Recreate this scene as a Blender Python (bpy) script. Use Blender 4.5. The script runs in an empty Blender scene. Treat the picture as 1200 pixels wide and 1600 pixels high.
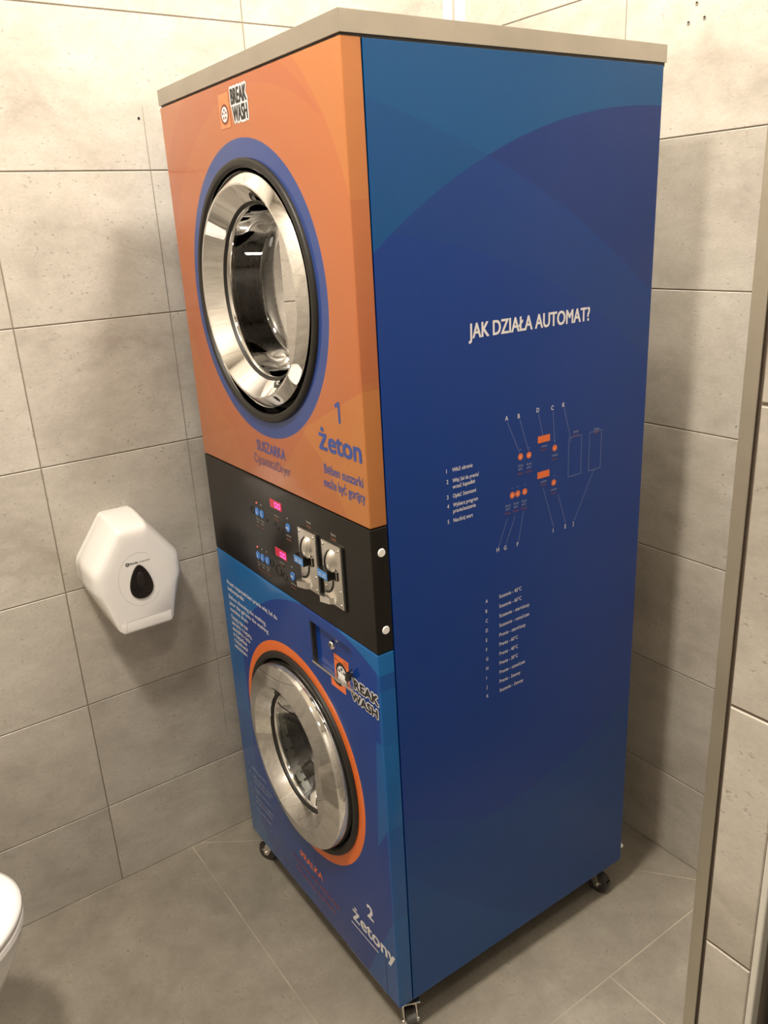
import bpy, bmesh, math, random
from mathutils import Vector, Matrix
random.seed(7)
C = bpy.context.scene.collection
PI = math.pi

# ------------------------------------------------------------------ camera, world, lamps, exposure
cam_d = bpy.data.cameras.new('camera'); cam = bpy.data.objects.new('camera', cam_d); C.objects.link(cam)
cam.location = (1.1817, -0.7733, 1.5928)
cam.rotation_euler = (math.radians(70.6657), math.radians(2.9803), math.radians(54.6146))
cam_d.sensor_fit = 'HORIZONTAL'; cam_d.sensor_width = 36.0; cam_d.lens = 1270.09 / 1200 * 36.0
cam_d.clip_start = 0.02
bpy.context.scene.camera = cam

W_ = bpy.data.worlds.new('world'); bpy.context.scene.world = W_; W_.use_nodes = True
W_.node_tree.nodes['Background'].inputs[0].default_value = (0.9, 0.8, 0.65, 1)
W_.node_tree.nodes['Background'].inputs[1].default_value = 0.02

CEIL = 3.0
LAMPS = [  # x, y, size, watts
    (0.39, -0.92, 0.22, 32.0),
    (0.12, 0.29, 0.22, 33.0),
    (1.36, -0.70, 0.22, 8.0),  # added fill lamp, brightens the machine side, back wall and right floor
]
LAMP_COL = (1.0, 0.915, 0.80)
vs = bpy.context.scene.view_settings
vs.view_transform = 'Standard'; vs.look = 'None'; vs.gamma = 1.0; vs.use_curve_mapping = False
vs.exposure = 0.46

# ------------------------------------------------------------------ helpers
def link(name, me, mats=None, parent=None, smooth=False):
    o = bpy.data.objects.new(name, me); C.objects.link(o)
    if mats:
        for m in (mats if isinstance(mats, (list, tuple)) else [mats]): me.materials.append(m)
    if parent: o.parent = parent
    if smooth:
        for p in me.polygons: p.use_smooth = True
    return o

def obj(name, bm, mats=None, parent=None, smooth=False, angle=None):
    me = bpy.data.meshes.new(name); bmesh.ops.recalc_face_normals(bm, faces=bm.faces[:])
    bm.to_mesh(me); bm.free()
    o = link(name, me, mats, parent, smooth or angle is not None)
    if angle is not None:
        me.set_sharp_from_angle(angle=math.radians(angle))
    return o

def tag(o, label=None, cat=None, group=None, kind=None):
    if label: o['label'] = label
    if cat: o['category'] = cat
    if group: o['group'] = group
    if kind: o['kind'] = kind
    return o

def empty(name, loc=(0, 0, 0), rz=0.0):
    o = bpy.data.objects.new(name, None); C.objects.link(o); o.location = loc; o.rotation_euler = (0, 0, rz)
    o.empty_display_size = 0.05
    return o

def box(bm, x0, x1, y0, y1, z0, z1, bev=0.0, seg=2, mi=0):
    g = bmesh.ops.create_cube(bm, size=1.0)
    vv = g['verts']
    for v in vv:
        v.co = Vector((x0 + (v.co.x + .5) * (x1 - x0), y0 + (v.co.y + .5) * (y1 - y0), z0 + (v.co.z + .5) * (z1 - z0)))
    fs = set(f for v in vv for f in v.link_faces)
    if bev > 0:
        es = list(set(e for v in vv for e in v.link_edges))
        r = bmesh.ops.bevel(bm, geom=es, offset=bev, segments=seg, affect='EDGES', profile=.6)
        fs = set(r['faces']) | set(f for f in fs if f.is_valid)
    for f in fs:
        if f.is_valid: f.material_index = mi
    return vv

def cyl(bm, c, axis, r, length, n=32, r2=None, cap=True, mi=0):
    """cylinder starting at c and running along axis for length"""
    axis = Vector(axis).normalized()
    up = Vector((0, 0, 1)) if abs(axis.z) < .9 else Vector((1, 0, 0))
    a = axis.cross(up).normalized(); b = axis.cross(a)
    r2 = r if r2 is None else r2
    c = Vector(c)
    A = [bm.verts.new(c + r * (math.cos(t) * a + math.sin(t) * b)) for t in [2 * PI * k / n for k in range(n)]]
    B = [bm.verts.new(c + axis * length + r2 * (math.cos(t) * a + math.sin(t) * b)) for t in [2 * PI * k / n for k in range(n)]]
    fs = []
    for k in range(n): fs.append(bm.faces.new((A[k], A[(k + 1) % n], B[(k + 1) % n], B[k])))
    if cap: fs.append(bm.faces.new(A[::-1])); fs.append(bm.faces.new(B))
    for f in fs: f.material_index = mi

def lathe(bm, prof, cx, cz, n=128, tilt=(0, 0), closed=False, mi=0):
    """prof = [(radius, height towards -Y)]; axis passes (cx, cz) of the front plane"""
    U = Vector((math.cos(tilt[0]), -math.sin(tilt[0]), 0)); V = Vector((0, -math.sin(tilt[1]), math.cos(tilt[1])))
    N = Vector((0, -1, 0))
    rings = []
    for r, h in prof:
        c = Vector((cx, 0, cz)) + N * h
        if r < 1e-6: rings.append([bm.verts.new(c)])
        else: rings.append([bm.verts.new(c + r * (math.cos(2 * PI * k / n) * U + math.sin(2 * PI * k / n) * V)) for k in range(n)])
    R = list(zip(rings, rings[1:]))
    if closed: R.append((rings[-1], rings[0]))
    for a, b in R:
        for k in range(n):
            k2 = (k + 1) % n
            if len(a) == 1 and len(b) == 1: continue
            if len(b) == 1: f = bm.faces.new((a[k], a[k2], b[0]))
            elif len(a) == 1: f = bm.faces.new((a[0], b[k2], b[k]))
            else: f = bm.faces.new((a[k], a[k2], b[k2], b[k]))
            f.material_index = mi

def tube(bm, pts, r, n=8, mi=0):
    pts = [Vector(p) for p in pts]; rings = []
    for i, p in enumerate(pts):
        d = (pts[min(i + 1, len(pts) - 1)] - pts[max(i - 1, 0)]).normalized()
        up = Vector((0, 0, 1)) if abs(d.z) < .9 else Vector((1, 0, 0))
        a = d.cross(up).normalized(); b = d.cross(a)
        rings.append([bm.verts.new(p + r * (math.cos(2 * PI * k / n) * a + math.sin(2 * PI * k / n) * b)) for k in range(n)])
    for a, b in zip(rings, rings[1:]):
        for k in range(n): bm.faces.new((a[k], a[(k + 1) % n], b[(k + 1) % n], b[k])).material_index = mi
    bm.faces.new(rings[0][::-1]).material_index = mi; bm.faces.new(rings[-1]).material_index = mi

def prism(bm, poly, f0, f1, mi=0):
    """poly = 2-D points, f0/f1 map (a, b) to 3-D for the two caps"""
    A = [bm.verts.new(f0(*p)) for p in poly]; B = [bm.verts.new(f1(*p)) for p in poly]
    n = len(poly)
    fs = [bm.faces.new(A), bm.faces.new(B[::-1])]
    for k in range(n): fs.append(bm.faces.new((A[k], B[k], B[(k + 1) % n], A[(k + 1) % n])))
    for f in fs: f.material_index = mi

# ---- materials
def mat(name, col, rough=.5, metal=0.0, spec=.5, coat=0.0, coat_rough=.05, emit=None, es=0.0):
    m = bpy.data.materials.new(name); m.use_nodes = True
    b = m.node_tree.nodes['Principled BSDF']
    b.inputs['Base Color'].default_value = (*col, 1); b.inputs['Roughness'].default_value = rough
    b.inputs['Metallic'].default_value = metal; b.inputs['Specular IOR Level'].default_value = spec
    b.inputs['Coat Weight'].default_value = coat; b.inputs['Coat Roughness'].default_value = coat_rough
    if emit: b.inputs['Emission Color'].default_value = (*emit, 1); b.inputs['Emission Strength'].default_value = es
    return m

class N:
    """tiny node-graph writer"""
    def __init__(s, m): s.t = m.node_tree; s.b = s.t.nodes['Principled BSDF']
    def new(s, ty, **k):
        n = s.t.nodes.new(ty)
        for a, v in k.items(): setattr(n, a, v)
        return n
    def L(s, a, b): s.t.links.new(a, b)
    def put(s, sock, v):
        if hasattr(v, 'is_output'): s.L(v, sock)
        elif isinstance(v, (tuple, list)) and len(v) == 3 and sock.type == 'RGBA': sock.default_value = (*v, 1)
        else: sock.default_value = v
    def math(s, op, a, b=0.0, clamp=False, c=None):
        n = s.new('ShaderNodeMath', operation=op); n.use_clamp = clamp
        s.put(n.inputs[0], a); s.put(n.inputs[1], b)
        if c is not None: s.put(n.inputs[2], c)
        return n.outputs[0]
    def mix(s, f, a, b, mode='MIX'):
        n = s.new('ShaderNodeMix', data_type='RGBA', blend_type=mode)
        s.put(n.inputs['Factor'], f); s.put(n.inputs[6], a); s.put(n.inputs[7], b)
        return n.outputs[2]
    def coord(s, which='Object'): return s.new('ShaderNodeTexCoord').outputs[which]
    def sep(s, v):
        n = s.new('ShaderNodeSeparateXYZ'); s.L(v, n.inputs[0]); return n.outputs
    def noise(s, v, scale, detail=4, rough=.55, dist=0.0):
        n = s.new('ShaderNodeTexNoise'); s.L(v, n.inputs['Vector'])
        n.inputs['Scale'].default_value = scale; n.inputs['Detail'].default_value = detail
        n.inputs['Roughness'].default_value = rough; n.inputs['Distortion'].default_value = dist
        return n.outputs['Fac']
    def ramp(s, f, stops):
        n = s.new('ShaderNodeValToRGB'); s.L(f, n.inputs[0]); e = n.color_ramp.elements
        while len(e) < len(stops): e.new(.5)
        for i, (p, c) in enumerate(stops): e[i].position = p; e[i].color = (*c, 1) if len(c) == 3 else c
        return n.outputs[0]
    def maprange(s, v, a, b, c, d):
        n = s.new('ShaderNodeMapRange'); s.put(n.inputs[0], v)
        for i, x in enumerate((a, b, c, d)): n.inputs[i + 1].default_value = x
        return n.outputs[0]
    def bump(s, h, strength, dist=.001):
        n = s.new('ShaderNodeBump'); n.inputs['Strength'].default_value = strength; n.inputs['Distance'].default_value = dist
        s.L(h, n.inputs['Height']); s.L(n.outputs[0], s.b.inputs['Normal'])

def stone_mat(name, dark, mid, light, rough=(.28, .5), streak=(1, 1, 1), use_rnd=True):
    m = mat(name, mid, .4); n = N(m)
    v = n.coord('Object')
    mp = n.new('ShaderNodeMapping'); mp.inputs['Scale'].default_value = streak; n.L(v, mp.inputs[0])
    vv = mp.outputs[0]; rnd = None
    if use_rnd:
        at = n.new('ShaderNodeAttribute', attribute_name='tile')
        rnd = at.outputs['Color']
        ad = n.new('ShaderNodeVectorMath', operation='MULTIPLY_ADD'); n.L(rnd, ad.inputs[0]); ad.inputs[1].default_value = (9, 9, 9); n.L(vv, ad.inputs[2])
        vv = ad.outputs[0]
    big = n.noise(vv, 3.2, 5, .6, .6); mid_n = n.noise(vv, 14, 6, .65, .3); fine = n.noise(vv, 130, 4, .7)
    f = n.math('ADD', n.math('MULTIPLY', big, .62), n.math('MULTIPLY', mid_n, .38))
    col = n.ramp(f, [(.34, dark), (.5, mid), (.66, light)])
    pit = n.maprange(n.noise(vv, 95, 3, .6), .62, .69, 0, 1)
    pit = n.math('MULTIPLY', pit, n.maprange(mid_n, .40, .58, 0, 1))
    col = n.mix(n.math('MULTIPLY', pit, .55, True), col, tuple(c * .45 for c in dark))
    fl = n.maprange(fine, .3, .7, .93, 1.06)
    col = n.mix(1.0, col, fl, 'MULTIPLY') if False else col
    hsv = n.new('ShaderNodeHueSaturation'); n.L(col, hsv.inputs['Color'])
    val = n.math('MULTIPLY', fl, n.maprange(n.sep(rnd)[1], 0, 1, .94, 1.05)) if use_rnd else fl
    n.L(val, hsv.inputs['Value'])
    n.L(hsv.outputs[0], n.b.inputs['Base Color'])
    n.L(n.maprange(f, .3, .7, rough[1], rough[0]), n.b.inputs['Roughness'])
    h = n.math('SUBTRACT', n.math('MULTIPLY', n.math('ADD', fine, mid_n), .5), n.math('MULTIPLY', pit, .8))
    n.bump(h, .35, .0012)
    return m

def shape_mask(n, a, z, s):
    k = s[0]
    if k == 'c':      # circle
        _, cx, cz, r = s
        dx = n.math('SUBTRACT', a, cx); dz = n.math('SUBTRACT', z, cz)
        d = n.math('ADD', n.math('MULTIPLY', dx, dx), n.math('MULTIPLY', dz, dz))
        return n.math('LESS_THAN', d, r * r)
    if k == 'h':      # half-plane left of p->q
        _, x0, z0, x1, z1 = s
        nx, nz = -(z1 - z0), (x1 - x0)
        d = n.math('ADD', n.math('MULTIPLY', a, nx), n.math('MULTIPLY', z, nz))
        return n.math('GREATER_THAN', d, nx * x0 + nz * z0)
    if k == 'and':
        r = shape_mask(n, a, z, s[1])
        for t in s[2:]: r = n.math('MULTIPLY', r, shape_mask(n, a, z, t))
        return r
    if k == 'not':
        return n.math('SUBTRACT', 1.0, shape_mask(n, a, z, s[1]))

def print_mat(name, base, layers, axis='X', rough=.16, grain=0.0, spec=.5):
    m = mat(name, base, rough, spec=spec); n = N(m)
    s = n.sep(n.coord('Object')); a = s[0] if axis == 'X' else s[1]; z = s[2]
    col = None
    for shp, c, f in layers:
        mk = shape_mask(n, a, z, shp)
        col = n.mix(n.math('MULTIPLY', mk, f) if f < 1 else mk, col if col is not None else base, c)
    if col is not None: n.L(col, n.b.inputs['Base Color'])
    if grain:
        no = n.noise(n.coord('Object'), 420, 2, .5); n.bump(no, grain, .0004)
    return m

def rgb(r, g, b):
    f = lambda c: (c / 255 / 12.92) if c / 255 <= .04045 else ((c / 255 + .055) / 1.055) ** 2.4
    return (f(r), f(g), f(b))

M = {}
M['grout'] = mat('wall_grout', (.20, .165, .125), .9)
M['tile'] = stone_mat('wall_tile', (.36, .325, .28), (.47, .435, .38), (.56, .525, .465), streak=(1, 1, 1.6))
M['ceiling'] = mat('ceiling_paint', (.80, .78, .74), .85)
M['chrome'] = mat('chrome', (.86, .85, .83), .03, 1.0)
M['zinc'] = mat('zinc_plated_steel', (.62, .60, .56), .22, 1.0)
M['coin_metal'] = mat('coin_plate_metal', (.86, .83, .78), .27, 1.0)
M['black_rubber'] = mat('black_rubber', (.013, .011, .008), .5)
M['black_metal'] = mat('black_metal', (.012, .011, .010), .35)
M['white_plastic'] = mat('white_plastic', (.88, .86, .83), .16, coat=.4, coat_rough=.05)
M['ceramic'] = mat('white_ceramic', (.86, .85, .83), .12, coat=.6, coat_rough=.03)
M['white_ink'] = mat('white_print', (.78, .78, .80), .45)
M['soft_white_ink'] = mat('soft_white_print', (.42, .47, .62), .45)
M['black_ink'] = mat('black_print', (.015, .012, .012), .4)
M['blue_ink'] = mat('blue_print', (.035, .075, .30), .4)
M['blue_ink_dull'] = mat('dull_blue_print', (.09, .085, .22), .4)
M['orange_ink'] = mat('orange_print', (.85, .19, .045), .4)
M['orange_ink_dull'] = mat('dull_orange_print', (.28, .10, .06), .45)
M['orange_light'] = mat('light_orange_print', (.66, .25, .10), .35)
M['purple_ink'] = mat('muted_orange_print', (.34, .10, .12), .45)

# brushed steel
def brushed(name, col, rough, sc):
    m = mat(name, col, rough, 1.0); n = N(m)
    mp = n.new('ShaderNodeMapping'); mp.inputs['Scale'].default_value = sc; n.L(n.coord(), mp.inputs[0])
    f = n.noise(mp.outputs[0], 30, 4, .6); g = n.noise(n.coord(), 9, 4, .6)
    n.L(n.maprange(f, .3, .7, rough - .05, rough + .08), n.b.inputs['Roughness'])
    n.L(n.mix(n.maprange(g, .42, .68, 0, .35), col, tuple(c * .72 for c in col)), n.b.inputs['Base Color'])
    n.bump(f, .12, .0005)
    return m
M['steel'] = brushed('brushed_steel', (.50, .47, .42), .34, (1, 1, 22))
M['steel_v'] = brushed('brushed_steel_strip', (.60, .57, .50), .33, (25, 25, 1))

# ------------------------------------------------------------------ the room
XL, YB = -0.6605, 0.7706
YF, XR = -1.27, 1.95

def tiled(name, to3, us, zs, gap=.0022, depth=.0016, thick=.10, mats=None, chamf=.0012):
    """tiles between the joint positions us, zs; to3(u, z, d) with d towards the room"""
    bm = bmesh.new(); lay = bm.loops.layers.float_color.new('tile')
    def q(pts, mi, rc=(0, 0, 0, 1)):
        f = bm.faces.new([bm.verts.new(to3(*p)) for p in pts]); f.material_index = mi
        for l in f.loops: l[lay] = rc
    g = gap / 2
    for u0, u1 in zip(us, us[1:]):
        for z0, z1 in zip(zs, zs[1:]):
            rc = (random.random(), random.random(), random.random(), 1)
            o = [(u0 + g, z0 + g), (u1 - g, z0 + g), (u1 - g, z1 - g), (u0 + g, z1 - g)]
            i = [(u0 + g + chamf, z0 + g + chamf), (u1 - g - chamf, z0 + g + chamf), (u1 - g - chamf, z1 - g - chamf), (u0 + g + chamf, z1 - g - chamf)]
            q([(*p, 0) for p in i], 0, rc)
            for k in range(4):
                k2 = (k + 1) % 4
                q([(*o[k], -chamf), (*o[k2], -chamf), (*i[k2], 0), (*i[k], 0)], 0, rc)
                q([(*o[k], -.004), (*o[k2], -.004), (*o[k2], -chamf), (*o[k], -chamf)], 0, rc)
    a, b, c, d = us[0], us[-1], zs[0], zs[-1]
    q([(a, c, -depth), (b, c, -depth), (b, d, -depth), (a, d, -depth)], 1)
    q([(a, c, -thick), (b, c, -thick), (b, d, -thick), (a, d, -thick)], 1)
    for p0, p1 in (((a, c), (b, c)), ((b, c), (b, d)), ((b, d), (a, d)), ((a, d), (a, c))):
        q([(*p0, -depth), (*p1, -depth), (*p1, -thick), (*p0, -thick)], 1)
    me = bpy.data.meshes.new(name); bm.to_mesh(me); bm.free()
    return link(name, me, mats or [M['tile'], M['grout']])

zs = [0.0] + [.2338 + .3 * k for k in range(10)] + [CEIL]
def joints(lo, hi, first, step):
    r = [lo]; k = math.ceil((lo - first) / step)
    while first + k * step < hi - 1e-4:
        if first + k * step > lo + 1e-4: r.append(first + k * step)
        k += 1
    return r + [hi]
o = tiled('wall_left', lambda u, z, d: (XL + d, u, z), joints(YF, YB, -.4155, .595), zs); tag(o, kind='structure')
o = tiled('wall_back', lambda u, z, d: (u, YB - d, z), joints(XL, XR, -.090, .600), zs); tag(o, kind='structure')
o = tiled('wall_front', lambda u, z, d: (u, YF + d, z), joints(XL, XR, -.06, .600), zs); tag(o, kind='structure')
o = tiled('wall_right', lambda u, z, d: (XR - d, u, z), joints(YF, YB, -.3, .600), zs); tag(o, kind='structure')

# partition whose tiled end faces the camera at the right
PX0, PX1, PY = 0.7785, 0.8555, -0.105
bm = bmesh.new(); box(bm, PX0 + .004, PX1 - .004, PY + .006, YB, 0, CEIL)
part = obj('wall_partition', bm, [M['grout']]); tag(part, kind='structure')
pz = [0.0] + [.2115 + .3045 * k for k in range(10)] + [CEIL]
o = tiled('wall_partition_end', lambda u, z, d: (u, PY - d, z), [.7945, .8500], pz, thick=.006, gap=.003); tag(o, kind='structure')
o = tiled('wall_partition_side', lambda u, z, d: (PX0 - d, u, z), joints(PY + .012, YB, .17, .6), zs, thick=.004); tag(o, kind='structure')
bm = bmesh.new(); box(bm, PX0 - .0005, .7925, PY - .0015, PY + .014, 0, CEIL, .0008)
tag(obj('trim_1', bm, [M['steel_v']]), kind='structure')
bm = bmesh.new(); box(bm, .8502, .8580, PY - .002, PY + .012, 0, CEIL, .0025, 3)
tag(obj('trim_2', bm, [mat('pale_edge_trim', (.66, .64, .58), .35)]), kind='structure')
bm = bmesh.new(); box(bm, .7923, .7952, PY + .0015, PY + .012, 0, CEIL)
tag(obj('trim_3', bm, [mat('dark_joint', (.07, .05, .035), .8)]), kind='structure')
# white corner strips
for i, (x0, x1, y0, y1) in enumerate(((XL, XL + .012, YB - .055, YB - .030), (XL + .022, XL + .052, YB - .012, YB))):
    pass
bm = bmesh.new()
box(bm, XL, XL + .018, YB - .020, YB, 0, CEIL, .004, 3); box(bm, XL + .040, XL + .068, YB - .014, YB, 0, CEIL, .004, 3)
tag(obj('trim_4', bm, [M['white_plastic']]), kind='structure')

# black door leaf beyond the partition
bm = bmesh.new(); box(bm, .866, 1.62, -.075, -.035, .01, 2.05, .002)
tag(obj('door_1', bm, [mat('black_door', (.006, .008, .006), .5)]), kind='structure')

# floor with pale grout
m = stone_mat('floor_tile', (.215, .192, .155), (.285, .257, .210), (.365, .332, .275), rough=(.30, .5), use_rnd=False)
n = N(m)
xyz = n.sep(n.coord('Object'))
def seg_mask(x0, y0, x1, y1, w):
    L = math.hypot(x1 - x0, y1 - y0); tx, ty = (x1 - x0) / L, (y1 - y0) / L
    al = n.math('ADD', n.math('MULTIPLY', xyz[0], tx), n.math('MULTIPLY', xyz[1], ty)); a0 = x0 * tx + y0 * ty
    pe = n.math('ADD', n.math('MULTIPLY', xyz[0], -ty), n.math('MULTIPLY', xyz[1], tx)); p0 = -x0 * ty + y0 * tx
    r = n.math('LESS_THAN', n.math('ABSOLUTE', n.math('SUBTRACT', pe, p0)), w)
    r = n.math('MULTIPLY', r, n.math('GREATER_THAN', al, a0)); return n.math('MULTIPLY', r, n.math('LESS_THAN', al, a0 + L))
segs = [(-.6592, -1.3, -.6592, .77), (.3155, .785, .3155, -1.3), (.3155, .3555, 1.6, .3555), (-.67, -.2205, .3155, -.2205), (-.66, -.198, -.33, .262), (.3155, .785, -.33, .280), (-.33, .27, .3155, -.2205), (-.33, .27, -.66, .77), (1.2, -1.3, 1.2, .8)]
mk = None
for s_ in segs:
    q_ = seg_mask(*s_, .0012); mk = q_ if mk is None else n.math('MAXIMUM', mk, q_)
old = n.b.inputs['Base Color'].links[0].from_socket
dirt = n.maprange(n.noise(n.coord('Object'), 5, 3), .42, .6, .25, .95)
n.L(n.mix(n.math('MULTIPLY', mk, dirt), old, (.52, .45, .35)), n.b.inputs['Base Color'])
bm = bmesh.new(); box(bm, XL - .1, XR + .1, YF - .1, YB + .1, -.06, 0)
tag(obj('floor', bm, [m]), kind='structure')
bm = bmesh.new(); box(bm, XL - .1, XR + .1, YF - .1, YB + .1, CEIL, CEIL + .05)
tag(obj('ceiling', bm, [M['ceiling']]), kind='structure')

# ceiling lamps
m_diff = mat('lamp_diffuser', (.9, .9, .88), .5, emit=LAMP_COL, es=6.0)
lamp_labels = ['square white ceiling lamp above the space in front of the toilet', 'square white ceiling lamp above the laundry machine', 'added square fill lamp right of the partition, in front of the black door']
for (x, y, s, w), lb in zip(LAMPS, lamp_labels):
    r = empty('ceiling_lamp', (x, y, CEIL)); tag(r, lb, 'lamp', 'square ceiling lamps')
    bm = bmesh.new(); h = s / 2 + .012
    for a0, a1, b0, b1 in ((-h, h, -h, -s / 2), (-h, h, s / 2, h), (-h, -s / 2, -s / 2, s / 2), (s / 2, h, -s / 2, s / 2)): box(bm, a0, a1, b0, b1, -.014, 0)
    obj('frame', bm, [M['white_plastic']], r)
    bm = bmesh.new(); box(bm, -s / 2, s / 2, -s / 2, s / 2, -.006, -.001); obj('diffuser', bm, [m_diff], r)
    ld = bpy.data.lights.new('lamp_light', 'AREA'); ld.shape = 'SQUARE'; ld.size = s * .98; ld.energy = w; ld.color = LAMP_COL
    lo = bpy.data.objects.new('lamp_light', ld); C.objects.link(lo); lo.parent = r; lo.location = (0, 0, -.009)

# ------------------------------------------------------------------ text and print helpers
def text_data(body, bold=0.0, spacing=1.0):
    cu = bpy.data.curves.new('t', 'FONT'); cu.body = body; cu.size = 1.0; cu.offset = bold; cu.space_character = spacing
    cu.resolution_u = 3; cu.fill_mode = 'FRONT'
    ob = bpy.data.objects.new('t', cu); C.objects.link(ob)
    bpy.context.view_layer.update()
    dg = bpy.context.evaluated_depsgraph_get(); me = bpy.data.meshes.new_from_object(ob.evaluated_get(dg))
    vs_ = [v.co.copy() for v in me.vertices]; fs = [tuple(p.vertices) for p in me.polygons]
    bpy.data.objects.remove(ob); bpy.data.curves.remove(cu); bpy.data.meshes.remove(me)
    return vs_, fs
CAP = None
def put_text(bm, body, x0, zb, cap, width=None, bold=0.0, to3=None, h=.0005, mi=0, shear=0.0, xs=.80, grow=0.0):
    """baseline starts at (x0, zb), capital height cap, optional total width"""
    global CAP
    if CAP is None:
        v, _ = text_data('H'); CAP = max(p.y for p in v) - min(p.y for p in v)
    v, f = text_data(body)
    if not v: return
    lo = min(p.x for p in v); hi = max(p.x for p in v)
    sy = cap / CAP; sx = (width / (hi - lo)) if width else sy * xs
    b = bold * sy
    if bold > .04: offs = [(b * math.cos(2 * PI * k / 12), b * math.sin(2 * PI * k / 12)) for k in range(12)] + [(0, 0)]
    elif bold > 0: offs = [(-b, -b * .6), (b, -b * .6), (-b, b * .6), (b, b * .6), (0, 0)]
    else: offs = [(0, 0)]
    for j, (ox, oz) in enumerate(offs):
        nv = [bm.verts.new(to3(x0 + ox + (p.x - lo) * sx, zb + oz + p.y * sy + shear * (p.x - lo) * sx, h + 6e-6 * j)) for p in v]
        for t in f:
            try: bm.faces.new([nv[i] for i in t]).material_index = mi
            except ValueError: pass
def front3(u, z, h): return (u, -h, z)
def side3(v, z, h): return (h, v, z)
def rect(bm, to3, a0, a1, z0, z1, h, mi=0):
    bm.faces.new([bm.verts.new(to3(*p, h)) for p in ((a0, z0), (a1, z0), (a1, z1), (a0, z1))]).material_index = mi
def poly(bm, to3, pts, h, mi=0): bm.faces.new([bm.verts.new(to3(*p, h)) for p in pts]).material_index = mi
def disc(bm, to3, a, z, r, h, n=24, mi=0, r0=0.0):
    o_ = [bm.verts.new(to3(a + r * math.cos(2 * PI * k / n), z + r * math.sin(2 * PI * k / n), h)) for k in range(n)]
    if r0:
        i_ = [bm.verts.new(to3(a + r0 * math.cos(2 * PI * k / n), z + r0 * math.sin(2 * PI * k / n), h)) for k in range(n)]
        for k in range(n): bm.faces.new((o_[k], o_[(k + 1) % n], i_[(k + 1) % n], i_[k])).material_index = mi
    else: bm.faces.new(o_).material_index = mi
def lined(bm, to3, p, q, w, h, mi=0):
    d = Vector((q[0] - p[0], q[1] - p[1])).normalized(); nn = Vector((-d.y, d.x)) * w / 2
    poly(bm, to3, [(p[0] + nn.x, p[1] + nn.y), (q[0] + nn.x, q[1] + nn.y), (q[0] - nn.x, q[1] - nn.y), (p[0] - nn.x, p[1] - nn.y)], h, mi)
def flat(name, bm, mats, parent, label=None):
    me = bpy.data.meshes.new(name); bm.to_mesh(me); bm.free()
    o = link(name, me, mats, parent)
    if label: o['label'] = label
    return o

# ------------------------------------------------------------------ the laundry machine
MW, MD, FL = 0.672, 0.674, 0.034
ZB, Z2, Z1, ZL, ZT = 0.090, 0.9035, 1.1325, 1.8395, 1.868
mach = empty('laundry_machine', (0.155, -0.101, 0.0), math.radians(-.5173))
tag(mach, 'tall stacked laundry machine, orange dryer above blue washer, with blue side and steel top', 'laundry machine')

def boolean_panel(name, u0, u1, z0, z1, holes, pockets, mats, bev=.003):
    bm = bmesh.new(); box(bm, u0, u1, 0, FL, z0, z1, bev, 3)
    o = obj(name, bm, mats, mach)
    cut = []
    bm = bmesh.new()
    for cx, cz, r in holes: cyl(bm, (cx, -.05, cz), (0, 1, 0), r, .2, 96)
    for a0, a1, b0, b1, d in pockets: box(bm, a0, a1, -.03, d, b0, b1)
    bmesh.ops.recalc_face_normals(bm, faces=bm.faces[:])
    me = bpy.data.meshes.new('c'); bm.to_mesh(me); bm.free(); co = bpy.data.objects.new('c', me); C.objects.link(co); co.parent = mach
    md = o.modifiers.new('b', 'BOOLEAN'); md.operation = 'DIFFERENCE'; md.object = co; md.solver = 'EXACT'
    bpy.context.view_layer.update(); dg = bpy.context.evaluated_depsgraph_get()
    nm = bpy.data.meshes.new_from_object(o.evaluated_get(dg)); o.modifiers.clear(); o.data = nm
    bpy.data.objects.remove(co)
    nm.set_sharp_from_angle(angle=math.radians(25))
    return o

DC = (-.3385, 1.4875); WC = (-.3315, .5255)
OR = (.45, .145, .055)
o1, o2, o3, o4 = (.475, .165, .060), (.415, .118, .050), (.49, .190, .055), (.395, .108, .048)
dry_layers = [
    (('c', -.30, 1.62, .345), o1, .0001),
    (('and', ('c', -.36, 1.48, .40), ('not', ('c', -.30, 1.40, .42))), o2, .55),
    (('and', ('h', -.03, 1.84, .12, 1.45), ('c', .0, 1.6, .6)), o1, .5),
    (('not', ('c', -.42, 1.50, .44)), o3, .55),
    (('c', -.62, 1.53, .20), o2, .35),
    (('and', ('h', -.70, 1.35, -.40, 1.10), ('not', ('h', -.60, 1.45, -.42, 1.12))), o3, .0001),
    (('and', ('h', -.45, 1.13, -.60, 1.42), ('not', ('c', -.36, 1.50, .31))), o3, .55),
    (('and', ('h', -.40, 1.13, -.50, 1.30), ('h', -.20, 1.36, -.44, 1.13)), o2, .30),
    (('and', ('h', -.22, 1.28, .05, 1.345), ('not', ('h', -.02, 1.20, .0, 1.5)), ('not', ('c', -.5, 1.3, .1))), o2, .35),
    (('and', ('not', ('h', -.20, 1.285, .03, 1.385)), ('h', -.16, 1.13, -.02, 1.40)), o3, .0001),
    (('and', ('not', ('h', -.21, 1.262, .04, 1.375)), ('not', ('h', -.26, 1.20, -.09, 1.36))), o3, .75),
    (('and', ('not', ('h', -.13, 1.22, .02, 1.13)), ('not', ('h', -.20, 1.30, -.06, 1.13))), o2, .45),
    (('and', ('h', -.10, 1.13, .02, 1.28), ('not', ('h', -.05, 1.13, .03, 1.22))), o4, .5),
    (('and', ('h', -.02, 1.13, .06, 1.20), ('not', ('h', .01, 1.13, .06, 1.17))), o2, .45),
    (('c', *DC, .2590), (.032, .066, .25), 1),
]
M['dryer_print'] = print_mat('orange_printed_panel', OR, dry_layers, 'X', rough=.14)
LB = (.008, .125, .38); NB = (.007, .047, .27); MBl = (.009, .080, .33)
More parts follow.
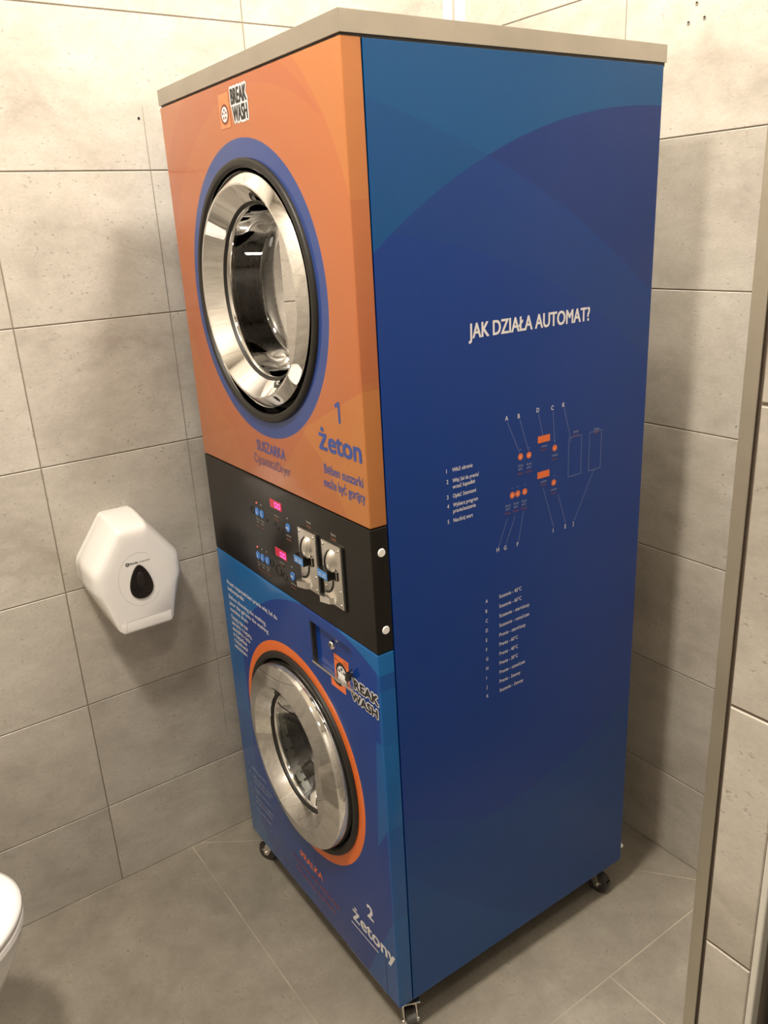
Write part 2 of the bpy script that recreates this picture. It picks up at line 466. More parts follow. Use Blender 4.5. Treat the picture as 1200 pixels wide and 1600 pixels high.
wash_layers = [
    (('c', -.203, .429, .478), NB, 1),
    (('not', ('h', -.62, .09, -.60, .905)), LB, .0001),
    (('h', -.600, .05, -.585, .95), LB, .85),
    (('and', ('c', -.60, .20, .28), ('c', -.203, .429, .478)), MBl, .55),
    (('and', ('not', ('h', -.07, .05, -.035, .55)), ('not', ('h', .04, .60, -.15, .30)), ('c', 0, .3, .42)), LB, .65),
    (('and', ('not', ('h', -.30, .05, .03, .34))), MBl, .0001),
    (('and', ('not', ('h', -.12, .08, .05, .42)), ('not', ('h', .2, .2, -.05, .08))), LB, .5),
    (('and', ('not', ('h', -.012, .05, -.008, .92)), ('c', .05, .78, .15)), LB, .35),
    (('and', ('not', ('h', -.004, .62, -.003, .95)), ('h', .08, .86, -.03, .82)), LB, .55),
    (('c', *WC, .2516), (.86, .185, .035), 1),
]
M['washer_print'] = print_mat('blue_printed_panel', LB, wash_layers, 'X', rough=.13, spec=.42)
SL = (.003, .085, .27); SN = (.008, .038, .205); SM = (.005, .042, .25)
side_layers = [
    (('and', ('c', -.391, .093, 1.724)), (.003, .070, .25), .75),
    (('c', .657, .763, 1.008), SN, 1),
    (('and', ('c', .657, .763, 1.008), ('c', -.391, .093, 1.724)), (.006, .046, .235), 1),
    (('and', ('c', .657, .763, 1.008), ('c', -.096, .376, 1.217)), SM, .9),
    (('and', ('not', ('c', .20, 1.42, .98)), ('c', .657, .4, 2.0), ('h', 0, .5, 1, .4999)), SL, .0001),
    (('and', ('not', ('c', .20, 1.42, .98)), ('not', ('h', 0, .6, 1, .6))), (.003, .058, .22), .55),
    (('and', ('not', ('c', .55, 1.40, 1.0)), ('not', ('h', 0, .6, 1, .6))), (.003, .062, .23), .35),
    (('and', ('not', ('c', 1.544, 1.699, 1.981)), ('not', ('h', 0, .5, 1, .5))), (.003, .07, .25), .5),
]
M['side_print'] = print_mat('blue_printed_side', SL, side_layers, 'Y', rough=.24, grain=.25, spec=.38)
M['panel_black'] = mat('gloss_black_panel', (.012, .010, .008), .17, spec=.26)
M['cabinet'] = mat('cabinet_inner_black', (.02, .02, .02), .6)

# cabinet shell
bm = bmesh.new(); box(bm, -.010, 0, FL + .002, MD, ZB, ZL - .004, .0012, 2)
sp = obj('side_panel', bm, [M['side_print']], mach); sp['label'] = 'blue printed right side panel with instructions'
bm = bmesh.new(); box(bm, -MW, -MW + .010, FL + .002, MD, ZB, ZL - .004, .0012, 2)
obj('side_panel', bm, [mat('plain_blue_side', NB, .25)], mach)
bm = bmesh.new(); box(bm, -MW + .010, -.010, MD - .008, MD - .001, ZB, ZL - .004); obj('back_panel', bm, [M['zinc']], mach)
bm = bmesh.new()
box(bm, -MW + .012, -.012, .010, MD - .010, ZB - .016, ZB + .004)
obj('base_frame', bm, [M['black_metal']], mach)
bm = bmesh.new(); box(bm, -MW + .010, -.010, FL + .001, MD - .009, Z2 + .01, Z2 + .02); box(bm, -MW + .010, -.010, FL + .001, MD - .009, Z1 - .02, Z1 - .01)
obj('inner_shelf', bm, [M['cabinet']], mach)
bm = bmesh.new(); box(bm, -MW + .002, -.002, .003, MD + .004, ZL - .006, ZL + .001)
obj('lid_gap_shade', bm, [M['black_rubber']], mach)  # black strip standing in for the shade in the gap under the lid
bm = bmesh.new(); box(bm, -MW - .001, .001, -.001, MD + .006, ZL, ZT, .0008, 2)
lid = obj('top_lid', bm, [M['steel']], mach); lid['label'] = 'brushed steel top lid'
# small rear stud low on the back edge
bm = bmesh.new(); cyl(bm, (-.006, MD, ZB + .035), (0, 1, 0), .006, .008, 16); obj('rear_bolt', bm, [M['white_plastic']], mach)

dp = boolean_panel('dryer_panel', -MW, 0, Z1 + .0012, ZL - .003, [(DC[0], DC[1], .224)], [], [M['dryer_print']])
dp['label'] = 'orange dryer front panel with round porthole'
wp = boolean_panel('washer_panel', -MW, 0, ZB, Z2 - .0008, [(WC[0], WC[1], .2245)], [(-.238, -.0885, .790, .880, .0095)], [M['washer_print']])
wp['label'] = 'blue washer front panel with round porthole'
bm = bmesh.new(); box(bm, -MW, 0, 0, FL, Z2 + .0008, Z1 - .0008, .0025, 3)
cp = obj('control_panel', bm, [M['panel_black']], mach); cp['label'] = 'black control panel'

# ---- dryer porthole
def glass_mat(name, tint, gloss=.02, base=.10):
    m = bpy.data.materials.new(name); m.use_nodes = True; t = m.node_tree
    for x in list(t.nodes):
        if x.type != 'OUTPUT_MATERIAL': t.nodes.remove(x)
    out = [x for x in t.nodes if x.type == 'OUTPUT_MATERIAL'][0]
    tr = t.nodes.new('ShaderNodeBsdfTransparent'); tr.inputs[0].default_value = (*tint, 1)
    gl = t.nodes.new('ShaderNodeBsdfGlossy'); gl.inputs['Roughness'].default_value = gloss
    fr = t.nodes.new('ShaderNodeFresnel'); fr.inputs[0].default_value = 1.42
    mx = t.nodes.new('ShaderNodeMixShader'); ad = t.nodes.new('ShaderNodeMath'); ad.operation = 'ADD'; ad.use_clamp = True; ad.inputs[1].default_value = base
    t.links.new(fr.outputs[0], ad.inputs[0]); t.links.new(ad.outputs[0], mx.inputs[0]); t.links.new(tr.outputs[0], mx.inputs[1]); t.links.new(gl.outputs[0], mx.inputs[2]); t.links.new(mx.outputs[0], out.inputs[0])
    return m
M['glass_dark'] = glass_mat('smoked_porthole_glass', (.45, .40, .36), base=.20)
M['glass_clear'] = glass_mat('clear_porthole_glass', (.55, .57, .55), base=.04)
# perforated drum
def drum_mat(name, col):
    m = mat(name, col, .32, 1.0); n = N(m)
    vo = n.new('ShaderNodeTexVoronoi'); vo.inputs['Scale'].default_value = 70; vo.inputs['Randomness'].default_value = 0.0; n.L(n.coord(), vo.inputs['Vector'])
    mk = n.math('LESS_THAN', vo.outputs['Distance'], .30)
    n.L(n.mix(mk, col, (.02, .02, .02)), n.b.inputs['Base Color']); n.L(n.math('SUBTRACT', 1.0, mk), n.b.inputs['Metallic'])
    return m
M['drum'] = drum_mat('perforated_drum', (.40, .38, .35))

def porthole(cx, cz, kind):
    # fixed gasket
    bm = bmesh.new()
    lathe(bm, [(.2285, -.004), (.2285, .004), (.2270, .0065), (.2240, .0080), (.2170, .0072), (.2138, .0035), (.2125, -.010), (.2125, -.030), (.2285, -.030)], cx, cz, 128, closed=True)
    obj('door_gasket', bm, [M['black_rubber']], mach, angle=40)
    bm = bmesh.new()
    lathe(bm, [(.2140, .0015), (.2128, .0020), (.2115, -.002), (.2095, -.020), (.2095, -.030), (.2140, -.030)], cx, cz, 128, closed=True)
    obj('porthole_rim', bm, [M['chrome'] if kind == 'dryer' else M['zinc']], mach, angle=35)
    t = (0, 0)
    if kind == 'dryer':
        cz2 = cz + .0035
        prof = [(.2020, -.026), (.2035, .0), (.2038, .0025), (.2022, .0042), (.1860, .0160), (.1838, .0166), (.1818, .0155), (.1590, -.0125), (.1565, -.0150), (.1560, -.024)]
    else:
        cz2 = cz; t = (.020, -.012)
        prof = [(.2075, -.022), (.2086, .0), (.2052, .0220), (.2042, .0242), (.2020, .0256), (.1600, .0360), (.1580, .0364), (.1563, .0350), (.1365, .0090), (.1355, .0070), (.1350, -.004)]
    r_in, h_in = prof[-1]
    bm = bmesh.new(); lathe(bm, prof, cx, cz2, 160, t); d = obj('door', bm, [M['chrome']], mach, angle=16)
    d['label'] = 'chrome dryer porthole door' if kind == 'dryer' else 'chrome washer porthole door standing proud of its panel'
    bm = bmesh.new()
    lathe(bm, [(r_in, h_in), (r_in + .0005, h_in + .0085), (r_in - .0010, h_in + .0095), (r_in - .0035, h_in + .0070), (r_in - .0045, h_in - .002), (r_in - .0060, h_in - .010)], cx, cz2, 128, t)
    obj('glass_seal', bm, [M['black_rubber']], d, angle=40)
    bm = bmesh.new(); lathe(bm, [(r_in - .0040, h_in + .0030), (r_in - .0052, h_in + .0040), (r_in - .0065, h_in + .0025), (r_in - .0075, h_in - .008)], cx, cz2, 128, t)
    obj('seal_ring', bm, [M['chrome']], d, angle=40)
    bm = bmesh.new()
    if kind == 'dryer':
        lathe(bm, [(r_in - .0065, h_in), (r_in - .009, h_in - .016), (r_in - .017, h_in - .060), (r_in - .024, h_in - .074), (r_in - .036, h_in - .081), (r_in - .055, h_in - .084), (.05, h_in - .088), (0, h_in - .090)], cx, cz2, 128, t)
    else:
        lathe(bm, [(r_in - .0065, h_in), (r_in - .011, h_in - .010), (r_in - .027, h_in - .050), (r_in - .040, h_in - .078), (r_in - .065, h_in - .098), (.04, h_in - .108), (0, h_in - .110)], cx, cz2, 128, t)
    obj('glass', bm, [M['glass_dark'] if kind == 'dryer' else M['glass_clear']], d, smooth=True)
    # chord shaped pull plate at the right of the hole
    xc, hp, R_ = (.132, .0135, .1815) if kind == 'dryer' else (.113, .0325, .1555)
    bm = bmesh.new(); a0 = math.acos(xc / R_)
    arc = [(R_ * math.cos(a0 - 2 * a0 * k / 40), R_ * math.sin(a0 - 2 * a0 * k / 40)) for k in range(41)]
    tl = t[0]
    hh = lambda x, y, d: hp + (x - R_) * .10 + x * math.sin(t[0]) + y * math.sin(t[1]) - d
    prism(bm, arc, lambda x, y: (cx + x, -hh(x, y, 0), cz2 + y), lambda x, y: (cx + x + .0006, -hh(x, y, .006), cz2 + y))
    obj('pull_plate', bm, [M['chrome']], d, angle=30)
    # drum with lifters
    bm = bmesh.new()
    lathe(bm, [(.2065, -.030), (.205, -.040), (.200, -.060), (.238, -.085), (.250, -.11), (.250, -.50), (.235, -.525), (0, -.53)], cx, cz, 96)
    dr = obj('drum', bm, [M['drum']], mach, angle=35)
    for k in range(3):
        a = PI * 2 * k / 3 - PI / 2 + .45
        bm = bmesh.new()
        prof2 = [(-.035, 0), (-.012, .045), (0, .052), (.012, .045), (.035, 0)]
        ra = Vector((math.cos(a), 0, math.sin(a))); ta = Vector((-math.sin(a), 0, math.cos(a)))
        base = Vector((cx, 0, cz)) + ra * .250
        prism(bm, prof2, lambda s, h_: base + ta * s - ra * h_ + Vector((0, .12, 0)), lambda s, h_: base + ta * s - ra * h_ + Vector((0, .50, 0)))
        obj('lifter', bm, [M['zinc']], dr)
porthole(DC[0], DC[1], 'dryer')
porthole(WC[0], WC[1], 'washer')

# ---- dryer lettering
def logo_text(bm, u0, u1, zb, cap, shear=0.0, mw=0, mb=1, words=('BREAK', 'WASH'), h=.0005):
    gap = cap * 1.18
    for i, wd in enumerate(words):
        zz_ = zb + gap * (len(words) - 1 - i)
        wid = (u1 - u0) * (1 if i == 0 else .93); x = u0 + (0 if i == 0 else (u1 - u0) * .05)
        put_text(bm, wd, x, zz_, cap, wid, .14, front3, h, mw, shear)
        put_text(bm, wd, x, zz_, cap, wid, .034, front3, h + .0005, mb, shear)
def logo_icon(bm, u0, u1, z0, z1, h, m_box, m_ring, m_white, m_line):
    w = u1 - u0; H_ = z1 - z0
    rect(bm, front3, u0, u1, z0, z1, h, m_box)
    lined(bm, front3, (u0, z1 - .24 * H_), (u1, z1 - .24 * H_), H_ * .02, h + .0002, m_line)
    poly(bm, front3, [(u0 + .12 * w, z1 - .22 * H_), (u0 + .34 * w, z1 - .22 * H_), (u0 + .23 * w, z1 - .14 * H_)], h + .0002, m_line)
    for k in (0, 1): disc(bm, front3, u0 + (.66 + .14 * k) * w, z1 - .12 * H_, .045 * w, h + .0002, 10, m_line)
    cx, cz, r = u0 + .5 * w, z0 + .40 * H_, .40 * w
    disc(bm, front3, cx, cz, r, h + .0003, 28, m_ring); disc(bm, front3, cx, cz, r * .74, h + .0005, 28, m_white)
    for k in range(5):
        a = PI / 2 + 2 * PI * k / 5
        disc(bm, front3, cx + .42 * r * math.cos(a), cz + .42 * r * math.sin(a), r * .155, h + .0007, 10, m_ring)
    disc(bm, front3, cx, cz, r * .09, h + .0007, 8, m_ring)
bm = bmesh.new()
logo_text(bm, -.347, -.289, 1.7725, .0225)
flat('logo_lettering', bm, [M['white_ink'], M['black_ink']], dp, 'BREAK WASH in black with white outline')
bm = bmesh.new()
logo_icon(bm, -.397, -.357, 1.766, 1.820, .0005, 0, 1, 2, 3)
flat('logo_icon', bm, [M['orange_light'], mat('brown_print', (.20, .045, .015), .4), M['white_ink'], mat('orange_line', (.75, .25, .08), .4)], dp, 'small orange washer icon with wheel')
bm = bmesh.new()
put_text(bm, 'SUSZARKA', -.3895, 1.1945, .0205, .1165, .014, front3)
flat('dryer_title', bm, [M['blue_ink']], dp); bm = bmesh.new()
put_text(bm, 'Bęben suszarki', -.1320, 1.2020, .0165, .1205, .013, front3)
put_text(bm, 'może być gorący', -.1360, 1.1770, .0165, .1280, .013, front3)
flat('warning_lettering', bm, [M['blue_ink']], dp); bm = bmesh.new()
poly(bm, front3, [(-.0735, 1.2975), (-.0670, 1.2975), (-.0670, 1.3325), (-.0725, 1.3325), (-.0835, 1.3265), (-.0815, 1.3215), (-.0735, 1.3250)], .0005); flat('price_number', bm, [M['blue_ink']], dp); bm = bmesh.new()
put_text(bm, 'żeton', -.1410, 1.2430, .0350, .1290, .03, front3)
flat('price_lettering', bm, [M['blue_ink']], dp, 'blue token price lettering')
bm = bmesh.new(); put_text(bm, 'Сушилка/Dryer', -.4070, 1.1660, .0185, .1480, 0, front3)
flat('dryer_translation', bm, [M['blue_ink_dull']], dp, 'thin Cyrillic and English lettering')

# ---- washer front details
bm = bmesh.new()  # recess lining of the detergent drawer
box(bm, -.2378, -.2330, .0004, .0095, .7905, .8798)
box(bm, -.2330, -.0885, .0065, .0095, .8760, .8798)
obj('drawer_seal', bm, [M['black_rubber']], wp)
bm = bmesh.new(); box(bm, -.2380, -.0700, -.0022, .0093, .7885, .7930, .0010)
obj('drawer_sill', bm, [M['coin_metal']], wp)
bm = bmesh.new(); lathe(bm, [(.0085, -.0090), (.0085, -.0030), (.0075, -.0015), (.0055, -.0008), (0, -.0008)], -.1655, .8545, 32)
lk = obj('lock', bm, [M['chrome']], mach, angle=40)
bm = bmesh.new(); box(bm, -.1665, -.1645, -.0002, .0, .8505, .8585); box(bm, -.1670, -.1640, -.0004, .0, .8545, .8575); obj('keyhole', bm, [M['black_metal']], lk)
bm = bmesh.new()  # drawer pull: small black blade with stem
prism(bm, [(-.0965, .8170), (-.0900, .8150), (-.0835, .8205), (-.0820, .8310), (-.0870, .8360), (-.0945, .8300)], lambda a, b: (a, -.0125, b), lambda a, b: (a, -.0070, b))
tube(bm, [(-.0905, .009, .8260), (-.0905, -.008, .8260)], .0035, 12)
tube(bm, [(-.0900, -.0105, .8340), (-.0790, -.0070, .8440)], .0014, 8)
obj('drawer_pull', bm, [M['black_metal']], wp)
# logo partly on the recessed drawer face, partly below on the panel
bm = bmesh.new()
def front_rec(u, z, h): return (u, .0095 - h, z)
def icon_part(bm, to3, z_lo, z_hi):
    u0, u1, z0, z1 = -.1690, -.1170, .7700, .8350
    rect(bm, to3, u0, u1, max(z0, z_lo), min(z1, z_hi), .0004, 0)
    cx, cz, r = -.143, .8010, .0215
    def arcpoly(rad, hh, mi):
        pts = []
        for k in range(64):
            a = 2 * PI * k / 64; x, z = cx + rad * math.cos(a), cz + rad * math.sin(a)
            pts.append((x, min(max(z, z_lo), z_hi)))
        q = []
        for p in pts:
            if not q or (abs(p[0] - q[-1][0]) + abs(p[1] - q[-1][1])) > 1e-6: q.append(p)
        if max(p[1] for p in q) - min(p[1] for p in q) > .002: poly(bm, to3, q, hh, mi)
    arcpoly(r, .0006, 1); arcpoly(r * .70, .0008, 2)
    if z_hi > .83:
        for k in range(5):
            a = PI / 2 + 2 * PI * k / 5
            x, z = cx + .42 * r * math.cos(a), cz + .42 * r * math.sin(a)
            if z > z_lo + .002: disc(bm, to3, x, z, r * .16, .0010, 10, 1)
        disc(bm, to3, cx, cz + .0005, r * .08, .0010, 8, 1)
        lined(bm, to3, (u0, .8235), (u1, .8235), .0008, .0008, 1)
        poly(bm, to3, [(u0 + .003, .8235), (u0 + .010, .8235), (u0 + .0065, .8272)], .0008, 1)
        for k in (0, 1, 2): disc(bm, to3, u1 - .016 + .0045 * k, .8290, .0014, .0008, 10, 1)
icon_part(bm, front_rec, .7930, .90)
icon_part(bm, front3, .70, .7890)
flat('washer_icon', bm, [M['orange_ink'], M['black_ink'], M['white_ink']], wp, 'orange washer icon with wheel across the drawer edge')
bm = bmesh.new()
put_text(bm, 'REAK', -.0838, .8010, .0180, .0765, .14, front3, .0004, 0)
put_text(bm, 'REAK', -.0838, .8010, .0180, .0765, .05, front3, .0008, 1)
put_text(bm, 'WASH', -.0955, .7742, .0165, .0850, .14, front3, .0012, 0)
put_text(bm, 'WASH', -.0955, .7742, .0165, .0850, .05, front3, .0016, 1)
flat('logo_lettering', bm, [M['white_ink'], M['black_ink']], wp, 'BREAK WASH in black with white outline')
bm = bmesh.new()
put_text(bm, 'B', -.1045, .8010, .0180, .0125, .10, front_rec, .0004, 0); put_text(bm, 'B', -.1045, .8010, .0180, .0125, .05, front_rec, .0008, 1)
flat('logo_letter', bm, [M['white_ink'], M['black_ink']], wp, 'letter B on the recessed drawer, mostly behind the pull')
bm = bmesh.new()
zt = .8300
for body, w, dz in (('Przed rozpoczęciem prania wlej żel do', .250, .0), ('bębna/pralki', .085, -.0165), ('Before choosing the washing,', .190, -.0370), ('pour the gel into the washing', .198, -.0535), ('machine drum', .092, -.0700),
                    ('Перед тем как', .088, -.0905), ('начать стирку,', .106, -.1060), ('налейте гель', .094, -.1215), ('в барабан', .072, -.1370), ('стиральной', .072, -.1525), ('машины', .066, -.1680)):
    put_text(bm, body, -.6320, zt + dz - .006, .0098, w, .012, front3)
flat('detergent_note', bm, [M['white_ink']], wp); bm = bmesh.new()
put_text(bm, '2', -.0990, .2540, .0330, .0215, .028, front3)
flat('price_number', bm, [M['white_ink']], wp); bm = bmesh.new()
put_text(bm, 'żetony', -.1590, .1985, .0335, .1530, .028, front3)
lined(bm, front3, (-.1690, .1835), (-.0660, .1835), .0032, .0005)
flat('price_lettering', bm, [M['white_ink']], wp, 'white token price lettering')
bm = bmesh.new()
rows = (('1', 'Włóż ubranie'), ('2', 'Wlej żel do prania/'), ('', 'wrzuć kapsułkę'), ('3', 'Opłać żetonami'), ('4', 'Wybierz program'), ('', 'prania/suszenia'), ('5', 'Naciśnij start'))
zr = (.3120, .2860, .2730, .2480, .2230, .2100, .1850)
ww = (.080, .108, .092, .092, .098, .092, .080)
for (a, b), z, w in zip(rows, zr, ww):
    if a: put_text(bm, a, -.6420, z + .002, .0080, None, .01, front3)
    put_text(bm, b, -.6220, z, .0080, w, .008, front3)
flat('washer_instructions', bm, [M['soft_white_ink']], wp, 'small pale instruction lines')
bm = bmesh.new(); put_text(bm, 'PRALKA', -.3880, .2010, .0190, .1010, .024, front3)
flat('washer_title', bm, [M['orange_ink']], wp, 'orange PRALKA lettering')
bm = bmesh.new(); put_text(bm, 'Стиральная машина', -.4330, .1700, .0150, .2120, 0, front3); put_text(bm, '/Washing machine', -.4230, .1430, .0150, .1840, 0, front3)
flat('washer_translation', bm, [M['purple_ink']], wp, 'thin muted orange translation lines')
bm = bmesh.new()
lined(bm, front3, (-.0405, .092), (-.0405, .190), .0010, .0004, 0); lined(bm, front3, (-.20, .0925), (-.0405, .0925), .0012, .0005, 1)
flat('kick_flap_outline', bm, [M['black_ink'], M['soft_white_ink']], wp)

# ---- control panel
M['screen'] = mat('red_display', (.06, .003, .008), .2, emit=(.75, .010, .05), es=.45)
M['digit'] = mat('pink_digits', (.9, .1, .3), .4, emit=(1.0, .045, .28), es=2.2)
M['red_led'] = mat('red_led', (.6, .05, .03), .4, emit=(1.0, .13, .06), es=1.1)
M['dim_led'] = mat('unlit_led', (.22, .22, .18), .4)
M['button_blue'] = mat('blue_button', (.05, .21, .62), .25)
M['frame_red'] = mat('red_frame', (.55, .05, .08), .3)
def seg7(bm, x, z, w, H_, ch, h, mi):
    t = w * .20
    S = {'0': 'abcdef', '1': 'bc', '8': 'abcdefg'}[ch]
    R = {'a': (x, x + w, z + H_ - t, z + H_), 'd': (x, x + w, z, z + t), 'g': (x, x + w, z + H_ / 2 - t / 2, z + H_ / 2 + t / 2),
         'f': (x, x + t, z + H_ / 2, z + H_), 'e': (x, x + t, z, z + H_ / 2), 'b': (x + w - t, x + w, z + H_ / 2, z + H_), 'c': (x + w - t, x + w, z, z + H_ / 2)}
    for k, s in enumerate(S): rect(bm, front3, *R[s], h + .00002 * k, mi)
for (a0, a1, b0, b1), lb in (((-.3585, -.3100, 1.0835, 1.1010), 'red dryer display reading 00'), ((-.3560, -.3090, .9805, .9990), 'red washer display reading 00')):
    bm = bmesh.new(); box(bm, a0, a1, -.0008, .001, b0, b1, .0003, 1); box(bm, a0 + .0012, a1 - .0012, -.0011, .001, b0 + .0012, b1 - .0012, 0, 1, 1)
    ds = obj('display', bm, [M['frame_red'], M['screen']], mach); ds['label'] = lb
    bm = bmesh.new(); w = .0100
    seg7(bm, a0 + .0215, b0 + .0035, w, .0110, '0', .0014, 0); seg7(bm, a0 + .0345, b0 + .0035, w, .0110, '0', .0014, 0)
    flat('digits', bm, [M['digit']], ds)
btn = [(-.4225, 1.0560, 1, '20 min', '40°C'), (-.4015, 1.0560, 0, '40 min', '60°C'), (-.2905, 1.0570, 0, 'start/stop', None),
       (-.4415, .9535, 1, '20 min', '30°C'), (-.4205, .9540, 0, '25 min', '40°C'), (-.3985, .9545, 0, '45 min', '60°C'), (-.2905, .9555, 0, 'start/stop', None)]
for u, z, lit, t1, t2 in btn:
    bm = bmesh.new(); lathe(bm, [(.0088, 0), (.0088, .0010), (.0080, .0016), (.0070, .0012), (0, .0014)], u, z, 28)
    b_ = obj('button', bm, [M['button_blue']], mach, angle=50)
    bm = bmesh.new()
    if t2: lined(bm, front3, (u, z - .004), (u, z + .002), .0016, .0021); disc(bm, front3, u, z + .0045, .0012, .0021, 10)
    else:
        poly(bm, front3, [(u - .004, z - .003), (u, z), (u - .004, z + .003)], .0021); lined(bm, front3, (u + .0015, z - .003), (u + .0015, z + .003), .0012, .0021); lined(bm, front3, (u + .0040, z - .003), (u + .0040, z + .003), .0012, .0021)
    flat('button_symbol', bm, [M['white_ink']], b_)
    bm = bmesh.new(); lathe(bm, [(.0018, 0), (.0016, .0010), (0, .0014)], u + .0005, z + .0195, 14)
    obj('indicator_light', bm, [M['red_led'] if lit else M['dim_led']], cp, smooth=True)
M['dim_white'] = mat('panel_white_print', (.34, .32, .29), .5)
bm = bmesh.new()
for u, z, lit, t1, t2 in btn:
    if t2:
        put_text(bm, t1, u - .0075, z - .0175, .0042, .0150, .01, front3); put_text(bm, t2, u - .0060, z - .0245, .0042, .0120, .01, front3)
        put_text(bm, 'Suszenie' if z > 1 else 'Pranie', u - .0075, z - .0325, .0040, .0150, .01, front3, mi=1)
    else:
        put_text(bm, t1, u - .0095, z - .0185, .0046, .0190, .012, front3); put_text(bm, 'Suszenie' if z > 1 else 'Pranie', u - .0090, z - .0265, .0048, .0180, .012, front3, mi=1)
for u, z in ((-.3350, 1.0680), (-.3320, .9690)):
    put_text(bm, 'cena/czas', u - .010, z, .0042, .0200, .01, front3); put_text(bm, 'Price/time', u - .010, z - .008, .0042, .0200, .01, front3, mi=1)
for u in (-.2060, -.1190):
    put_text(bm, 'żetony', u - .0085, 1.0890, .0052, .0170, .014, front3); put_text(bm, 'Tokens', u - .0085, 1.0805, .0056, .0170, .014, front3, mi=1)
flat('panel_lettering', bm, [M['dim_white'], M['orange_ink_dull']], cp, 'tiny white and orange captions')
# covered holes: thin black rings
M['ring_black'] = mat('matt_black_ring', (.003, .003, .003), .6)
for u, z, r in ((-.4430, 1.0550, .0082), (-.3790, .9550, .0085), (-.3500, .9480, .0125), (-.3250, .9420, .0085)):
    bm = bmesh.new(); lathe(bm, [(r, 0), (r - .0003, .0012), (r - .0010, .0012), (r - .0013, 0)], u, z, 32)
    obj('blank_cover', bm, [M['ring_black']], cp, angle=40)
for u, z, r in ((-.3795, 1.0480, .0030), (-.3450, 1.0500, .0030), (-.3340, 1.0430, .0030), (-.3160, 1.0400, .0030), (-.3450, .9600, .0024), (-.3270, .9640, .0024)):
    bm = bmesh.new(); lathe(bm, [(r, 0), (r, .0008), (0, .0010)], u, z, 18)
    obj('blank_plug', bm, [M['ring_black']], cp)
# white bumpers on the black return edge
for z in (1.0885, .9465):
    bm = bmesh.new(); cyl(bm, (-.0005, .0195, z), (1, 0, 0), .0078, .0022, 28, .0066)
    b_ = obj('bumper', bm, [M['white_plastic']], cp, angle=50); b_['label'] = 'round white plug on the black edge'

